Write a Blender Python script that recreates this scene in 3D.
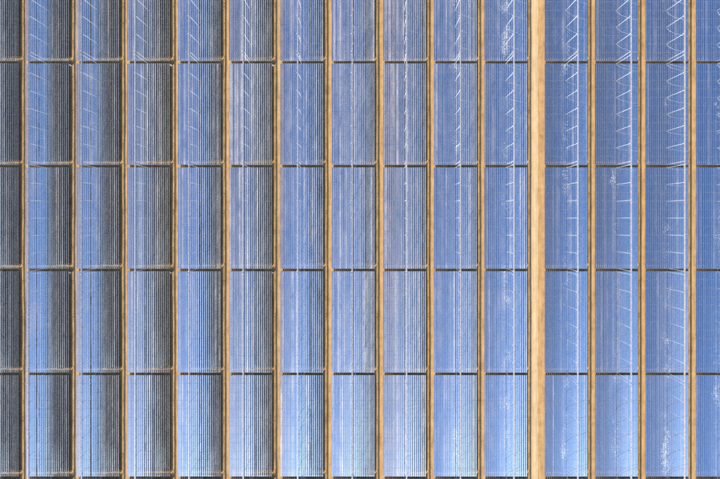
import bpy, bmesh, math, random
from mathutils import Vector, noise

random.seed(7)
for o in list(bpy.data.objects):
    bpy.data.objects.remove(o)
S = bpy.context.scene
COL = S.collection

# ------------------------------------------------------------------ scale of the place
MPX = 0.4                   # metres per photograph pixel in the plane of the mirrors
NADX, NADY = 367.0, 220.0   # the point of the photograph straight below the drone
ZM = 0.85                   # height of the mirror pivots
ZR = 11.9                   # height of the receiver
def wx(px): return (px - NADX) * MPX
def wy(py): return -(py - NADY) * MPX

# ------------------------------------------------------------------ camera
cd = bpy.data.cameras.new('camera'); cam = bpy.data.objects.new('camera', cd); COL.objects.link(cam)
cam.location = (0, 0, ZM + 480 * MPX)
cam.rotation_euler = (0, 0, 0)
cd.sensor_width = 36.0; cd.lens = 24.0
cd.shift_x = -(NADX - 360) / 720.0
cd.shift_y = -(239.5 - NADY) / 720.0
cd.clip_start = 1.0; cd.clip_end = 20000.0
S.camera = cam

# ------------------------------------------------------------------ light
TX, TY = 0.87, 2.00         # shadow drift to the right / up the photograph per metre of height
elev = math.atan(1.0 / math.hypot(TX, TY))
az = math.atan2(-TX, -TY)   # compass bearing of the sun, from +Y towards +X
w = bpy.data.worlds.new('World'); S.world = w; w.use_nodes = True
nt = w.node_tree
bg = nt.nodes['Background']
sky = nt.nodes.new('ShaderNodeTexSky'); sky.sky_type = 'NISHITA'; sky.sun_disc = False
sky.sun_elevation = elev; sky.sun_rotation = az
sky.altitude = 1100.0; sky.air_density = 1.0; sky.dust_density = 8.5; sky.ozone_density = 6.0
nt.links.new(sky.outputs[0], bg.inputs[0]); bg.inputs[1].default_value = 0.11
sl = bpy.data.lights.new('sun', 'SUN'); sl.energy = 5.0; sl.angle = math.radians(0.5); sl.color = (1.0, 0.93, 0.82)
so = bpy.data.objects.new('sun', sl); COL.objects.link(so)
so.rotation_euler = Vector((TX, TY, -1)).to_track_quat('-Z', 'Y').to_euler()
so.location = (-60, -120, 90)
S.view_settings.view_transform = 'Standard'; S.view_settings.look = 'None'
S.view_settings.gamma = 1.0; S.view_settings.exposure = 1.25
S.render.engine = 'CYCLES'
S.cycles.caustics_reflective = False; S.cycles.caustics_refractive = False
S.cycles.max_bounces = 8; S.cycles.glossy_bounces = 6; S.cycles.diffuse_bounces = 1

# ------------------------------------------------------------------ materials
def mat(name):
    m = bpy.data.materials.new(name); m.use_nodes = True
    return m, m.node_tree, m.node_tree.nodes, m.node_tree.links, m.node_tree.nodes['Principled BSDF']
def ramp(N, c):
    r = N.new('ShaderNodeValToRGB')
    e = r.color_ramp.elements
    e[0].position, e[0].color = c[0][0], (*c[0][1], 1)
    e[1].position, e[1].color = c[-1][0], (*c[-1][1], 1)
    for p, k in c[1:-1]:
        q = e.new(p); q.color = (*k, 1)
    return r
def noise_node(N, L, vec, scale, detail=4.0, rough=0.55):
    n = N.new('ShaderNodeTexNoise'); n.inputs['Scale'].default_value = scale
    n.inputs['Detail'].default_value = detail; n.inputs['Roughness'].default_value = rough
    L.new(vec, n.inputs['Vector']); return n
def mapping(N, L, scale):
    g = N.new('ShaderNodeNewGeometry'); mp = N.new('ShaderNodeMapping')
    mp.inputs['Scale'].default_value = scale
    L.new(g.outputs['Position'], mp.inputs['Vector']); return mp.outputs['Vector']
def plain(name, col, rough=0.6, metal=0.0, var=0.25, scale=1.5):
    m, t, N, L, B = mat(name)
    n = noise_node(N, L, mapping(N, L, (1, 1, 1)), scale)
    a = tuple(c * (1 - var) for c in col); b = tuple(min(1, c * (1 + var)) for c in col)
    r = ramp(N, [(0.3, a), (0.7, b)])
    L.new(n.outputs['Fac'], r.inputs['Fac']); L.new(r.outputs['Color'], B.inputs['Base Color'])
    B.inputs['Roughness'].default_value = rough; B.inputs['Metallic'].default_value = metal
    return m
def sand_material(name, lo, mid, hi):
    m, t, N, L, B = mat(name)
    v1 = mapping(N, L, (1.0, 0.12, 1)); v2 = mapping(N, L, (1, 1, 1))
    a = noise_node(N, L, v1, 0.9, 5, 0.6); b = noise_node(N, L, v2, 0.35, 6, 0.65); c = noise_node(N, L, v2, 6.0, 3, 0.6)
    ad = N.new('ShaderNodeMath'); ad.operation = 'MULTIPLY_ADD'; ad.inputs[1].default_value = 0.45
    ad2 = N.new('ShaderNodeMath'); ad2.operation = 'MULTIPLY_ADD'; ad2.inputs[1].default_value = 0.35
    sc = N.new('ShaderNodeMath'); sc.operation = 'MULTIPLY'; sc.inputs[1].default_value = 0.2
    L.new(c.outputs['Fac'], sc.inputs[0]); L.new(b.outputs['Fac'], ad2.inputs[0]); L.new(sc.outputs[0], ad2.inputs[2])
    L.new(a.outputs['Fac'], ad.inputs[0]); L.new(ad2.outputs[0], ad.inputs[2])
    r = ramp(N, [(0.36, lo), (0.5, mid), (0.64, hi)])
    L.new(ad.outputs[0], r.inputs['Fac']); L.new(r.outputs['Color'], B.inputs['Base Color'])
    bp = N.new('ShaderNodeBump'); bp.inputs['Strength'].default_value = 0.35; bp.inputs['Distance'].default_value = 0.05
    L.new(c.outputs['Fac'], bp.inputs['Height']); L.new(bp.outputs['Normal'], B.inputs['Normal'])
    B.inputs['Roughness'].default_value = 0.95
    return m
M_SAND = sand_material('sand', (0.22, 0.122, 0.046), (0.365, 0.215, 0.08), (0.46, 0.29, 0.12))
M_ROAD = sand_material('packed_dirt', (0.38, 0.26, 0.13), (0.46, 0.33, 0.175), (0.53, 0.395, 0.225))
def add_ruts(m, xc):                         # two worn wheel tracks along the road
    t = m.node_tree; N = t.nodes; L = t.links; B = N['Principled BSDF']
    src = B.inputs['Base Color'].links[0].from_socket
    g = N.new('ShaderNodeNewGeometry'); sp = N.new('ShaderNodeSeparateXYZ'); L.new(g.outputs['Position'], sp.inputs[0])
    wob = noise_node(N, L, mapping(N, L, (0.3, 0.06, 1)), 1.0, 3)
    a = N.new('ShaderNodeMath'); a.operation = 'ADD'; a.inputs[1].default_value = -xc - 0.5; L.new(sp.outputs['X'], a.inputs[0])
    b = N.new('ShaderNodeMath'); b.operation = 'ADD'; L.new(a.outputs[0], b.inputs[0]); L.new(wob.outputs['Fac'], b.inputs[1])
    c = N.new('ShaderNodeMath'); c.operation = 'ABSOLUTE'; L.new(b.outputs[0], c.inputs[0])
    d = N.new('ShaderNodeMath'); d.operation = 'SUBTRACT'; d.inputs[1].default_value = 0.75; L.new(c.outputs[0], d.inputs[0])
    e = N.new('ShaderNodeMath'); e.operation = 'ABSOLUTE'; L.new(d.outputs[0], e.inputs[0])
    r = N.new('ShaderNodeMapRange'); r.inputs['From Min'].default_value = 0.1; r.inputs['From Max'].default_value = 0.32
    r.inputs['To Min'].default_value = 0.45; r.inputs['To Max'].default_value = 0.0; L.new(e.outputs[0], r.inputs['Value'])
    mx = N.new('ShaderNodeMixRGB'); mx.inputs['Color2'].default_value = (0.34, 0.22, 0.10, 1)
    L.new(r.outputs['Result'], mx.inputs['Fac']); L.new(src, mx.inputs['Color1']); L.new(mx.outputs['Color'], B.inputs['Base Color'])
add_ruts(M_ROAD, wx(535.3))
M_STEEL = plain('galvanised_steel', (0.26, 0.265, 0.27), 0.5, 0.3)
M_BACK = plain('mirror_back_paint', (0.09, 0.072, 0.055), 0.7)
M_WHITE = plain('pale_sheet_cover', (0.40, 0.39, 0.41), 0.4, 0.4, 0.25)
M_RAIL = plain('bare_aluminium_trim', (0.66, 0.65, 0.64), 0.5, 0.1, 0.15)
M_POST = plain('white_painted_mast', (0.56, 0.56, 0.57), 0.5, 0.0, 0.06)
M_PIPE = plain('dark_absorber_coating', (0.03, 0.03, 0.035), 0.3, 0.2)
M_CONC = plain('concrete', (0.42, 0.40, 0.37), 0.9)
M_BOX = plain('white_enamel', (0.8, 0.8, 0.78), 0.4, 0.0, 0.05)

def mirror_material():
    m, t, N, L, B = mat('soiled_mirror_glass')
    B.inputs['Metallic'].default_value = 1.0
    B.inputs['Base Color'].default_value = (0.56, 0.78, 0.98, 1)
    B.inputs['Roughness'].default_value = 0.03
    dust_and_pale_sky = N.new('ShaderNodeBsdfDiffuse'); dust_and_pale_sky.inputs['Color'].default_value = (0.64, 0.60, 0.58, 1)
    n = noise_node(N, L, mapping(N, L, (1.0, 0.25, 1)), 0.5, 4, 0.6)
    mr = N.new('ShaderNodeMapRange'); mr.inputs['From Min'].default_value = 0.3; mr.inputs['From Max'].default_value = 0.75
    mr.inputs['To Min'].default_value = 0.005; mr.inputs['To Max'].default_value = 0.04
    L.new(n.outputs['Fac'], mr.inputs['Value'])
    du = N.new('ShaderNodeAttribute'); du.attribute_type = 'OBJECT'; du.attribute_name = 'dust_and_pale_sky'  # film strength of each slat: random dirt and painted sky paleness
    dm = N.new('ShaderNodeMath'); dm.operation = 'MULTIPLY'
    L.new(mr.outputs['Result'], dm.inputs[0]); L.new(du.outputs['Fac'], dm.inputs[1])
    mx = N.new('ShaderNodeMixShader'); L.new(dm.outputs[0], mx.inputs['Fac'])
    L.new(B.outputs['BSDF'], mx.inputs[1]); L.new(dust_and_pale_sky.outputs['BSDF'], mx.inputs[2])
    # bird droppings and splashes below the receiver; each slat carries its own amount
    at = N.new('ShaderNodeAttribute'); at.attribute_type = 'OBJECT'; at.attribute_name = 'soiling'
    v = mapping(N, L, (1, 0.7, 1))
    n1 = noise_node(N, L, v, 3.0, 5, 0.8); n2 = noise_node(N, L, v, 0.13, 3, 0.6)
    mul = N.new('ShaderNodeMath'); mul.operation = 'MULTIPLY_ADD'; mul.inputs[1].default_value = 0.55
    L.new(n2.outputs['Fac'], mul.inputs[0]); L.new(n1.outputs['Fac'], mul.inputs[2])
    ad = N.new('ShaderNodeMath'); ad.operation = 'ADD'
    L.new(mul.outputs[0], ad.inputs[0]); L.new(at.outputs['Fac'], ad.inputs[1])
    st = N.new('ShaderNodeMapRange'); st.inputs['From Min'].default_value = 1.07; st.inputs['From Max'].default_value = 1.17
    st.clamp = True
    L.new(ad.outputs[0], st.inputs['Value'])
    fm = N.new('ShaderNodeMath'); fm.operation = 'MULTIPLY'; fm.inputs[1].default_value = 0.5
    L.new(st.outputs['Result'], fm.inputs[0])
    spl = N.new('ShaderNodeBsdfDiffuse'); spl.inputs['Color'].default_value = (0.78, 0.77, 0.74, 1)
    mx2 = N.new('ShaderNodeMixShader'); L.new(fm.outputs[0], mx2.inputs['Fac'])
    L.new(mx.outputs['Shader'], mx2.inputs[1]); L.new(spl.outputs['BSDF'], mx2.inputs[2])
    L.new(mx2.outputs['Shader'], N['Material Output'].inputs['Surface'])
    return m
M_MIRROR = mirror_material()

# ------------------------------------------------------------------ helpers
def bm_box(bm, x0, x1, y0, y1, z0, z1, mi=0):
    v = [bm.verts.new((x, y, z)) for z in (z0, z1) for y in (y0, y1) for x in (x0, x1)]
    out = []
    for f in ((0, 2, 3, 1), (4, 5, 7, 6), (0, 1, 5, 4), (2, 6, 7, 3), (0, 4, 6, 2), (1, 3, 7, 5)):
        fc = bm.faces.new([v[i] for i in f]); fc.material_index = mi; out.append(fc)
    return v, out
def bm_tube(bm, p0, p1, r0, r1, n=10, mi=0, smooth=True):
    p0 = Vector(p0); p1 = Vector(p1); d = (p1 - p0).normalized()
    u = d.orthogonal().normalized(); q = d.cross(u)
    a, b = [], []
    for i in range(n):
        t = 2 * math.pi * i / n; k = u * math.cos(t) + q * math.sin(t)
        a.append(bm.verts.new(p0 + k * r0)); b.append(bm.verts.new(p1 + k * r1))
    for i in range(n):
        f = bm.faces.new((a[i], a[(i + 1) % n], b[(i + 1) % n], b[i])); f.material_index = mi; f.smooth = smooth
    bm.faces.new(a[::-1]).material_index = mi; bm.faces.new(b).material_index = mi
def mesh(name, bm, *mats):
    me = bpy.data.meshes.new(name); bm.normal_update(); bm.to_mesh(me); bm.free()
    for m in mats: me.materials.append(m)
    return me
def link(name, me, parent=None, loc=(0, 0, 0), rot=(0, 0, 0)):
    o = bpy.data.objects.new(name, me); COL.objects.link(o)
    o.parent = parent; o.location = loc; o.rotation_euler = rot
    return o
def tag(o, label, cat, group=None):
    o['label'] = label; o['category'] = cat
    if group: o['group'] = group

# ------------------------------------------------------------------ ground and road
def ground_z(x, y):
    k = max(0.0, 1 - max(abs(x) - 220, abs(y) - 180, 0) / 200.0)
    n = noise.noise((x * 0.25, y * 0.035, 3.1)) * 0.16 + noise.noise((x * 0.6, y * 0.12, 9.7)) * 0.07
    return n * k
def axis(half, step):
    a = []; v = -half
    while v <= half + 1e-6:
        a.append(v); v += step
    far = [half * 1.3, half * 2, half * 4, half * 10, half * 30]
    return [-f for f in far[::-1]] + a + far
gx = axis(200.0, 1.25); gy = axis(150.0, 2.5)
verts = [(x, y, ground_z(x, y)) for y in gy for x in gx]
nx = len(gx)
faces = [(j * nx + i, j * nx + i + 1, (j + 1) * nx + i + 1, (j + 1) * nx + i) for j in range(len(gy) - 1) for i in range(nx - 1)]
me = bpy.data.meshes.new('ground'); me.from_pydata(verts, [], faces); me.materials.append(M_SAND)
for p in me.polygons: p.use_smooth = True
g = link('ground', me); g['kind'] = 'structure'

rv, rf = [], []
ys = [-150 + 1.25 * k for k in range(241)]
NR = 8
for y in ys:
    xl = wx(531.6) + 0.25 * noise.noise((0.0, y * 0.12, 1.0)); xr = wx(538.6) + 0.45 * noise.noise((5.0, y * 0.15, 2.0))
    for k in range(NR + 1):
        x = xl + (xr - xl) * k / NR
        rv.append((x, y, ground_z(x, y) + 0.03))
for j in range(len(ys) - 1):
    for k in range(NR):
        a = j * (NR + 1) + k; rf.append((a, a + 1, a + NR + 2, a + NR + 1))
me = bpy.data.meshes.new('dirt_road'); me.from_pydata(rv, [], rf); me.materials.append(M_ROAD)
for p in me.polygons: p.use_smooth = True
r = link('dirt_road', me); r['kind'] = 'structure'

# ------------------------------------------------------------------ mirror modules
NS = 22; PITCH = 0.776; CH = 0.58           # slats per module, their spacing and chord
MOD = 103.8 * MPX; GAP = 1.0; LEN = MOD - GAP
NF = 12                                      # glass facets along a slat
AIM = math.radians(-0.2)
sun_t = -math.atan(TX)
def slat_x(i):                               # a little more room for the masts in the middle
    x = (i - (NS - 1) / 2) * PITCH
    return x + (0.05 if x > 0 else -0.05)
def slat_angle(x):
    phi = -math.atan2(x, ZR - ZM)
    return (sun_t + phi) / 2 + AIM           # tilt of the normal towards +x

def make_slat(seed, rail):
    rnd = random.Random(seed); bm = bmesh.new()
    fl = LEN / NF
    for k in range(NF):
        y0 = -LEN / 2 + k * fl + 0.04; y1 = y0 + fl - 0.08
        v, f = bm_box(bm, -CH / 2, CH / 2, y0, y1, 0.06, 0.075, 1)
        f[1].material_index = 0
        a = rnd.gauss(0, 0.0018); b = rnd.gauss(0, 0.0010)
        for q in v: q.co.z += a * q.co.x + b * (q.co.y - (y0 + y1) / 2)
    for k in range(NF + 1):                  # clamp rail under each joint
        y = max(-LEN / 2 + 0.05, min(LEN / 2 - 0.05, -LEN / 2 + k * fl))
        bm_box(bm, -CH / 2 - 0.01, CH / 2 - 0.01, y - 0.05, y + 0.05, 0.0, 0.05, 2)
    bm_box(bm, CH / 2 + 0.002, CH / 2 + 0.002 + rail, -LEN / 2, LEN / 2, -0.02, 0.09, 3)
    bm_tube(bm, (0, -LEN / 2, -0.02), (0, LEN / 2, -0.02), 0.05, 0.05, 6, 2)   # torque tube
    return mesh('mirror_slat', bm, M_MIRROR, M_BACK, M_STEEL, M_RAIL)
SLATS = [make_slat(k, 0.042) for k in range(6)]
SLIM_SLATS = [make_slat(k + 20, 0.024) for k in range(6)]

def make_trestle():
    bm = bmesh.new(); hw = NS * PITCH / 2
    bm_box(bm, -hw, hw, -0.06, 0.06, ZM - 0.32, ZM - 0.2)
    for x in (-hw + 0.6, -hw / 3, hw / 3, hw - 0.6):
        bm_box(bm, x - 0.06, x + 0.06, -0.055, 0.055, -0.3, ZM - 0.321)
    for i in range(NS):                      # bearing stand of each slat
        x = slat_x(i)
        bm_box(bm, x - 0.03, x + 0.03, -0.03, 0.03, ZM - 0.199, ZM - 0.04)
    return mesh('trestle', bm, M_STEEL)
TRESTLE = make_trestle()
def make_cabinet():
    bm = bmesh.new()
    bm_box(bm, -0.28, 0.28, -0.22, 0.22, 0.3, 1.05)
    bm_box(bm, -0.32, 0.32, -0.26, 0.26, 1.052, 1.10)      # rain cap
    bm_box(bm, -0.1, 0.1, -0.1, 0.1, -0.3, 0.298)          # foot
    bm_box(bm, 0.282, 0.3, -0.16, 0.16, 0.4, 0.95)          # door leaf
    return mesh('drive_cabinet', bm, M_CONC)
CABINET = make_cabinet()

CENTRES = [-2.6, 47.8, 97.9, 148.5, 199.3, 250.4, 301.7, 353.1, 404.4, 455.2, 505.6, 565.9, 616.2, 666.6, 717.2]
ROWC = [62.3 + 103.8 * (j - 0.5) for j in range(6)]
ORD = ['first', 'second', 'third', 'fourth', 'fifth', 'sixth', 'seventh', 'eighth', 'ninth', 'tenth', 'eleventh']
ROWW = ['topmost', 'second from top', 'third from top', 'fourth from top', 'fifth from top', 'bottommost cut-off']
def column_words(c):
    if c <= 10:
        return ORD[10 - c] + ' column left of dirt road'
    return ORD[c - 11] + ' column right of dirt road'
def look(c):
    if c == 0: return 'dark slatted mirror module'
    if c <= 3: return 'half blue half black mirror module'
    if c <= 7: return 'blue and grey mirror module'
    if c <= 10: return 'pale blue mirror module'
    return 'deep blue spattered mirror module'

trestle_y = [-LEN / 2 + 0.35 + (LEN - 0.7) * k / 6 for k in range(7)]
for c, cx in enumerate(CENTRES):
    for j, ry in enumerate(ROWC):
        X, Y = wx(cx), wy(ry)
        root = link('mirror_module', None, None, (X, Y, 0))
        tag(root, look(c) + ', ' + ROWW[j] + ' in ' + column_words(c), 'solar mirrors', 'slatted mirror modules of the solar field')
        for ty in trestle_y:
            link('trestle', TRESTLE, root, (0, ty, 0))
        amount = random.uniform(-0.06, 0.06) + (0.06 if c >= 9 else 0.035 if c >= 7 else -0.07)
        pale_sky = (1.3, 1.3, 1.4, 1.5, 1.8, 1.9, 2.0, 2.0, 1.8, 1.5, 1.2, 0.9, 0.75, 0.65, 0.6)[c]    # whiter sky reflections painted in column by column, as a diffuse film
        for i in range(NS):
            x = slat_x(i)
            t = slat_angle(x) + random.gauss(0, 0.004)
            s = link('mirror_slat', random.choice(SLATS if c <= 10 else SLIM_SLATS), root, (x, 0, ZM), (0, t, 0))
            d = abs(x + 0.1) / 3.2
            s['dust_and_pale_sky'] = min(5.5, random.expovariate(1.0) ** 1.6) * pale_sky + 1.8 * (pale_sky - 0.45)  # random dirt per slat, with the painted sky paleness of its column
            s['soiling'] = amount + 0.20 * math.exp(-d * d) - 0.06
        if c in (1, 3, 5) and j % 2 == 1:
            link('drive_cabinet', CABINET, root, (NS * PITCH / 2 + 0.55, LEN / 2 - 0.6, 0))

# ------------------------------------------------------------------ receiver lines
def make_housing():
    bm = bmesh.new(); n = 6; h = MOD / 2 - 0.02
    prof = [(-0.27, -0.25), (-0.25, 0.06), (-0.14, 0.2), (0.14, 0.2), (0.25, 0.06), (0.27, -0.25), (0.23, -0.25), (0.11, 0.1), (-0.11, 0.1), (-0.23, -0.25)]
    a = [bm.verts.new((x, -h, z)) for x, z in prof]; b = [bm.verts.new((x, h, z)) for x, z in prof]
    k = len(prof)
    for i in range(k):
        bm.faces.new((a[i], b[i], b[(i + 1) % k], a[(i + 1) % k]))
    bmesh.ops.recalc_face_normals(bm, faces=bm.faces[:])
    for q in range(13):                      # raised seams of the sheet cover
        y = -h + 0.1 + (2 * h - 0.2) * q / 12
        bm_box(bm, -0.17, 0.17, y - 0.04, y + 0.04, 0.203, 0.24)
    return mesh('receiver_housing', bm, M_WHITE)
HOUSING = make_housing()
def make_post():
    bm = bmesh.new()
    bm_tube(bm, (0, 0, 0.05), (0, 0, ZR - 0.28), 0.058, 0.05, 8)
    bm_box(bm, -0.55, 0.55, -0.06, 0.06, ZR - 0.36, ZR - 0.27)
    bm_box(bm, -0.25, 0.25, -0.25, 0.25, -0.3, 0.06)
    return mesh('mast', bm, M_POST)
POST = make_post()
total = MOD * 6
bm = bmesh.new(); bm_tube(bm, (0, -total / 2, -0.12), (0, total / 2, -0.12), 0.09, 0.09, 8)
PIPE = mesh('absorber_pipe', bm, M_PIPE)
for c, cx in enumerate(CENTRES):
    X, Y = wx(cx), wy((ROWC[2] + ROWC[3]) / 2)
    root = link('receiver_line', None, None, (X, Y, 0))
    tag(root, 'white raised receiver line on masts above ' + column_words(c), 'solar receiver', 'receiver lines over the mirror columns')
    link('absorber_pipe', PIPE, root, (0, 0, ZR))
    for j, ry in enumerate(ROWC):
        yy = wy(ry) - Y
        link('receiver_housing', HOUSING, root, (0, yy, ZR), (0, random.gauss(0, 0.01), 0))
        for k in range(7):
            link('mast', POST, root, (0, yy + (-LEN / 2 + 0.15) + (LEN - 0.3) * k / 6, 0))
